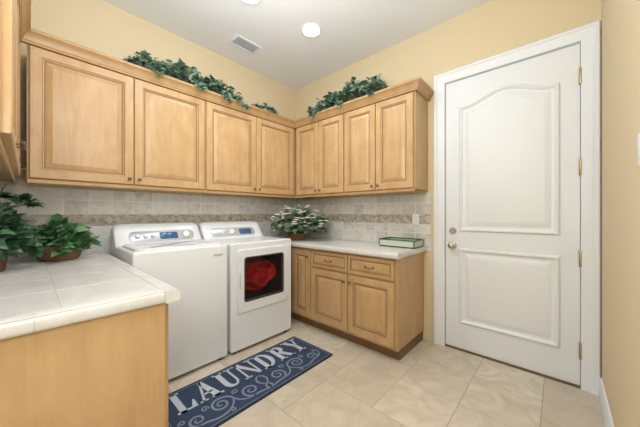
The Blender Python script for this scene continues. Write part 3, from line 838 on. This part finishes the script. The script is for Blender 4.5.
# ------------------------------------------------------------------ tray
tx, ty = 1.715, -.175
tr = thing('serving_tray', 'shallow pale-sided tray with dark green rim on counter below the outlet', 'tray', (tx,ty,CT))
a, b_ = .178, .112; hh = .068
P1 = rrect(-a,a,-b_,b_,.010,3)
mk('base', loft(bmesh.new(), [(rrect(-a,a,-b_,b_,.010,3),.0008),(rrect(-a,a,-b_,b_,.010,3),.012),(rrect(-a+.004,a-.004,-b_+.004,b_-.004,.008,3),.013)], TOP, True, None, True), M['traygreen'], tr, 40)
for (q0,q1,q2,q3) in ((-a+.003,a-.003,-b_+.002,-b_+.005),(-a+.003,a-.003,b_-.005,b_-.002),(-a+.002,-a+.005,-b_+.006,b_-.006),(a-.005,a-.002,-b_+.006,b_-.006)):
    mk('side', boxes((q0,q1,q2,q3,.0132,hh-.001)), M['traypale'], tr)
mk('rim', loft(bmesh.new(), [(P1,hh-.002),(rrect(-a-.003,a+.003,-b_-.003,b_+.003,.012,3),hh),(rrect(-a-.003,a+.003,-b_-.003,b_+.003,.012,3),hh+.009),(rrect(-a+.008,a-.008,-b_+.008,b_-.008,.006,3),hh+.009),(rrect(-a+.008,a-.008,-b_+.008,b_-.008,.006,3),hh-.002),(P1,hh-.002)], TOP, False), M['traygreen'], tr, 40)
for sx_ in (-1,1):
    for sy_ in (-1,1):
        mk('corner_post', boxes((sx_*(a-.002)-.004,sx_*(a-.002)+.004,sy_*(b_-.002)-.004,sy_*(b_-.002)+.004,.0125,hh), bev=.001), M['traygreen'], tr)

# ------------------------------------------------------------------ outlet, switch, ceiling fittings
ou = thing('wall_outlet', 'white double outlet on backsplash above the green tray', 'outlet', (1.80,-.0165,1.19))
mk('cover_plate', rings(bmesh.new(), rrect(-.036,.036,-.058,.058,.006), [(0,.0),(0,.003),(.003,.006)], FRONT, back=True), M['white'], ou, 35)
for z in (-.021,.021):
    s_ = mk('socket', rings(bmesh.new(), rrect(-.017,.017,z-.014,z+.014,.010), [(0,.0055),(0,.007),(.001,.0075)], FRONT), M['white'], ou, 35)
    mk('slot', boxes((-.008,-.006,-.0082,-.0072,z-.004,z+.005),(.006,.008,-.0082,-.0072,z-.004,z+.005)), M['dark'], s_)
sw = thing('light_switch', 'white light switch on tan wall at the right edge', 'light switch', (RX-.0005,-1.235,1.475), -PI/2)
mk('cover_plate', rings(bmesh.new(), rrect(-.036,.036,-.058,.058,.006), [(0,.0),(0,.003),(.003,.006)], FRONT, back=True), M['white'], sw, 35)
mk('rocker', rings(bmesh.new(), rect(-.016,.016,-.033,.033), [(0,.005),(0,.008),(.002,.009)], FRONT), M['white'], sw, 35)

def downlight(x, y, label):
    t = thing('ceiling_light', label, 'ceiling light', (x,y,H), 0, 'recessed ceiling lights')
    fl = Matrix.Rotation(PI, 4, 'X')
    mk('trim_ring', lathe(bmesh.new(), [(.078,.0006),(.102,.0006),(.105,.003),(.100,.010),(.086,.012),(.078,.004)], 36, fl), M['white'], t, 40)
    mk('lens', lathe(bmesh.new(), [(0,.0012),(.077,.0012),(.077,.003),(0,.004)], 36, fl), M['emit'], t, 40)
    ld = bpy.data.lights.new('downlight_lamp','SPOT'); ld.energy = 20; ld.spot_size = math.radians(140); ld.spot_blend = .8; ld.shadow_soft_size = .05; ld.color = (1,.99,.97)
    lo = bpy.data.objects.new('downlight_lamp', ld); COL.objects.link(lo); lo.location = (x,y,H-.02)
downlight(1.06,-.77,'recessed round ceiling light nearest the corner, glowing')
downlight(.98,-1.42,'recessed round ceiling light cut off by the top edge')

vt = thing('ceiling_vent', 'white rectangular air vent on the ceiling above the wall cabinets', 'vent', (.38,-1.08,H))
fl = lambda a_, b__, h: (a_, b__, -h)
mk('frame', rings(bmesh.new(), rect(-.09,.09,-.15,.15), [(0,.0006),(0,.006),(.003,.009),(.022,.009),(.024,.002)], fl, cap=False), M['white'], vt, 30)
mk('backing', boxes((-.066,.066,-.126,.126,-.002,-.0006)), M['applg'], vt)
for k in range(7):
    x = -.054+.018*k
    bm = bmesh.new()
    prism(bm, [(x-.006,-.0025),(x+.001,-.009),(x+.003,-.008),(x-.004,-.0022)], -.125, .125, lambda p, q, h: (p,h,q))
    mk('slat', bm, M['white'], vt)

# ------------------------------------------------------------------ light
def fill_light(name, loc, e, r, col):
    l = bpy.data.lights.new(name,'POINT'); l.energy = e; l.color = col; l.shadow_soft_size = r
    o_ = bpy.data.objects.new(name, l); COL.objects.link(o_); o_.location = loc
COOL = (.87,.95,1.0)
fill_light('room_fill', (2.20,-2.30,2.35), 29, .30, COOL)  # added fill above the view, brightens room and ceiling; no fixture there
fill_light('middle_fill', (1.65,-1.75,2.74), 18, .14, COOL)  # second added fill, unseen above the frame, evens out the light
fill_light('camera_fill', (2.66,-2.80,1.50), 22, .16, COOL)  # added low fill beside the camera, lifts the shade under wall cabinets
l = bpy.data.lights.new('ceiling_fill','AREA'); l.shape = 'DISK'; l.size = .5; l.energy = 12; l.color = COOL; l.spread = math.radians(140)  # added upward fill, out of view, stands in for light bounced off the ceiling
o_ = bpy.data.objects.new('ceiling_fill', l); COL.objects.link(o_); o_.location = (2.2,-2.45,1.9)
dv = Vector((1.2,-1.4,3.06))-Vector(o_.location); o_.rotation_euler = dv.to_track_quat('-Z','Y').to_euler()
w_ = bpy.data.worlds.new('World'); S.world = w_; w_.use_nodes = True
w_.node_tree.nodes['Background'].inputs[0].default_value = (.9,.95,1,1); w_.node_tree.nodes['Background'].inputs[1].default_value = .5

# ------------------------------------------------------------------ camera
cd = bpy.data.cameras.new('Camera'); cam = bpy.data.objects.new('Camera', cd); COL.objects.link(cam)
cd.sensor_width = 36; cd.lens = 265/640*36; cd.clip_start = .02
cam.location = (2.88,-2.65,1.25); cam.rotation_euler = (PI/2,0,math.radians(42.2))
S.camera = cam
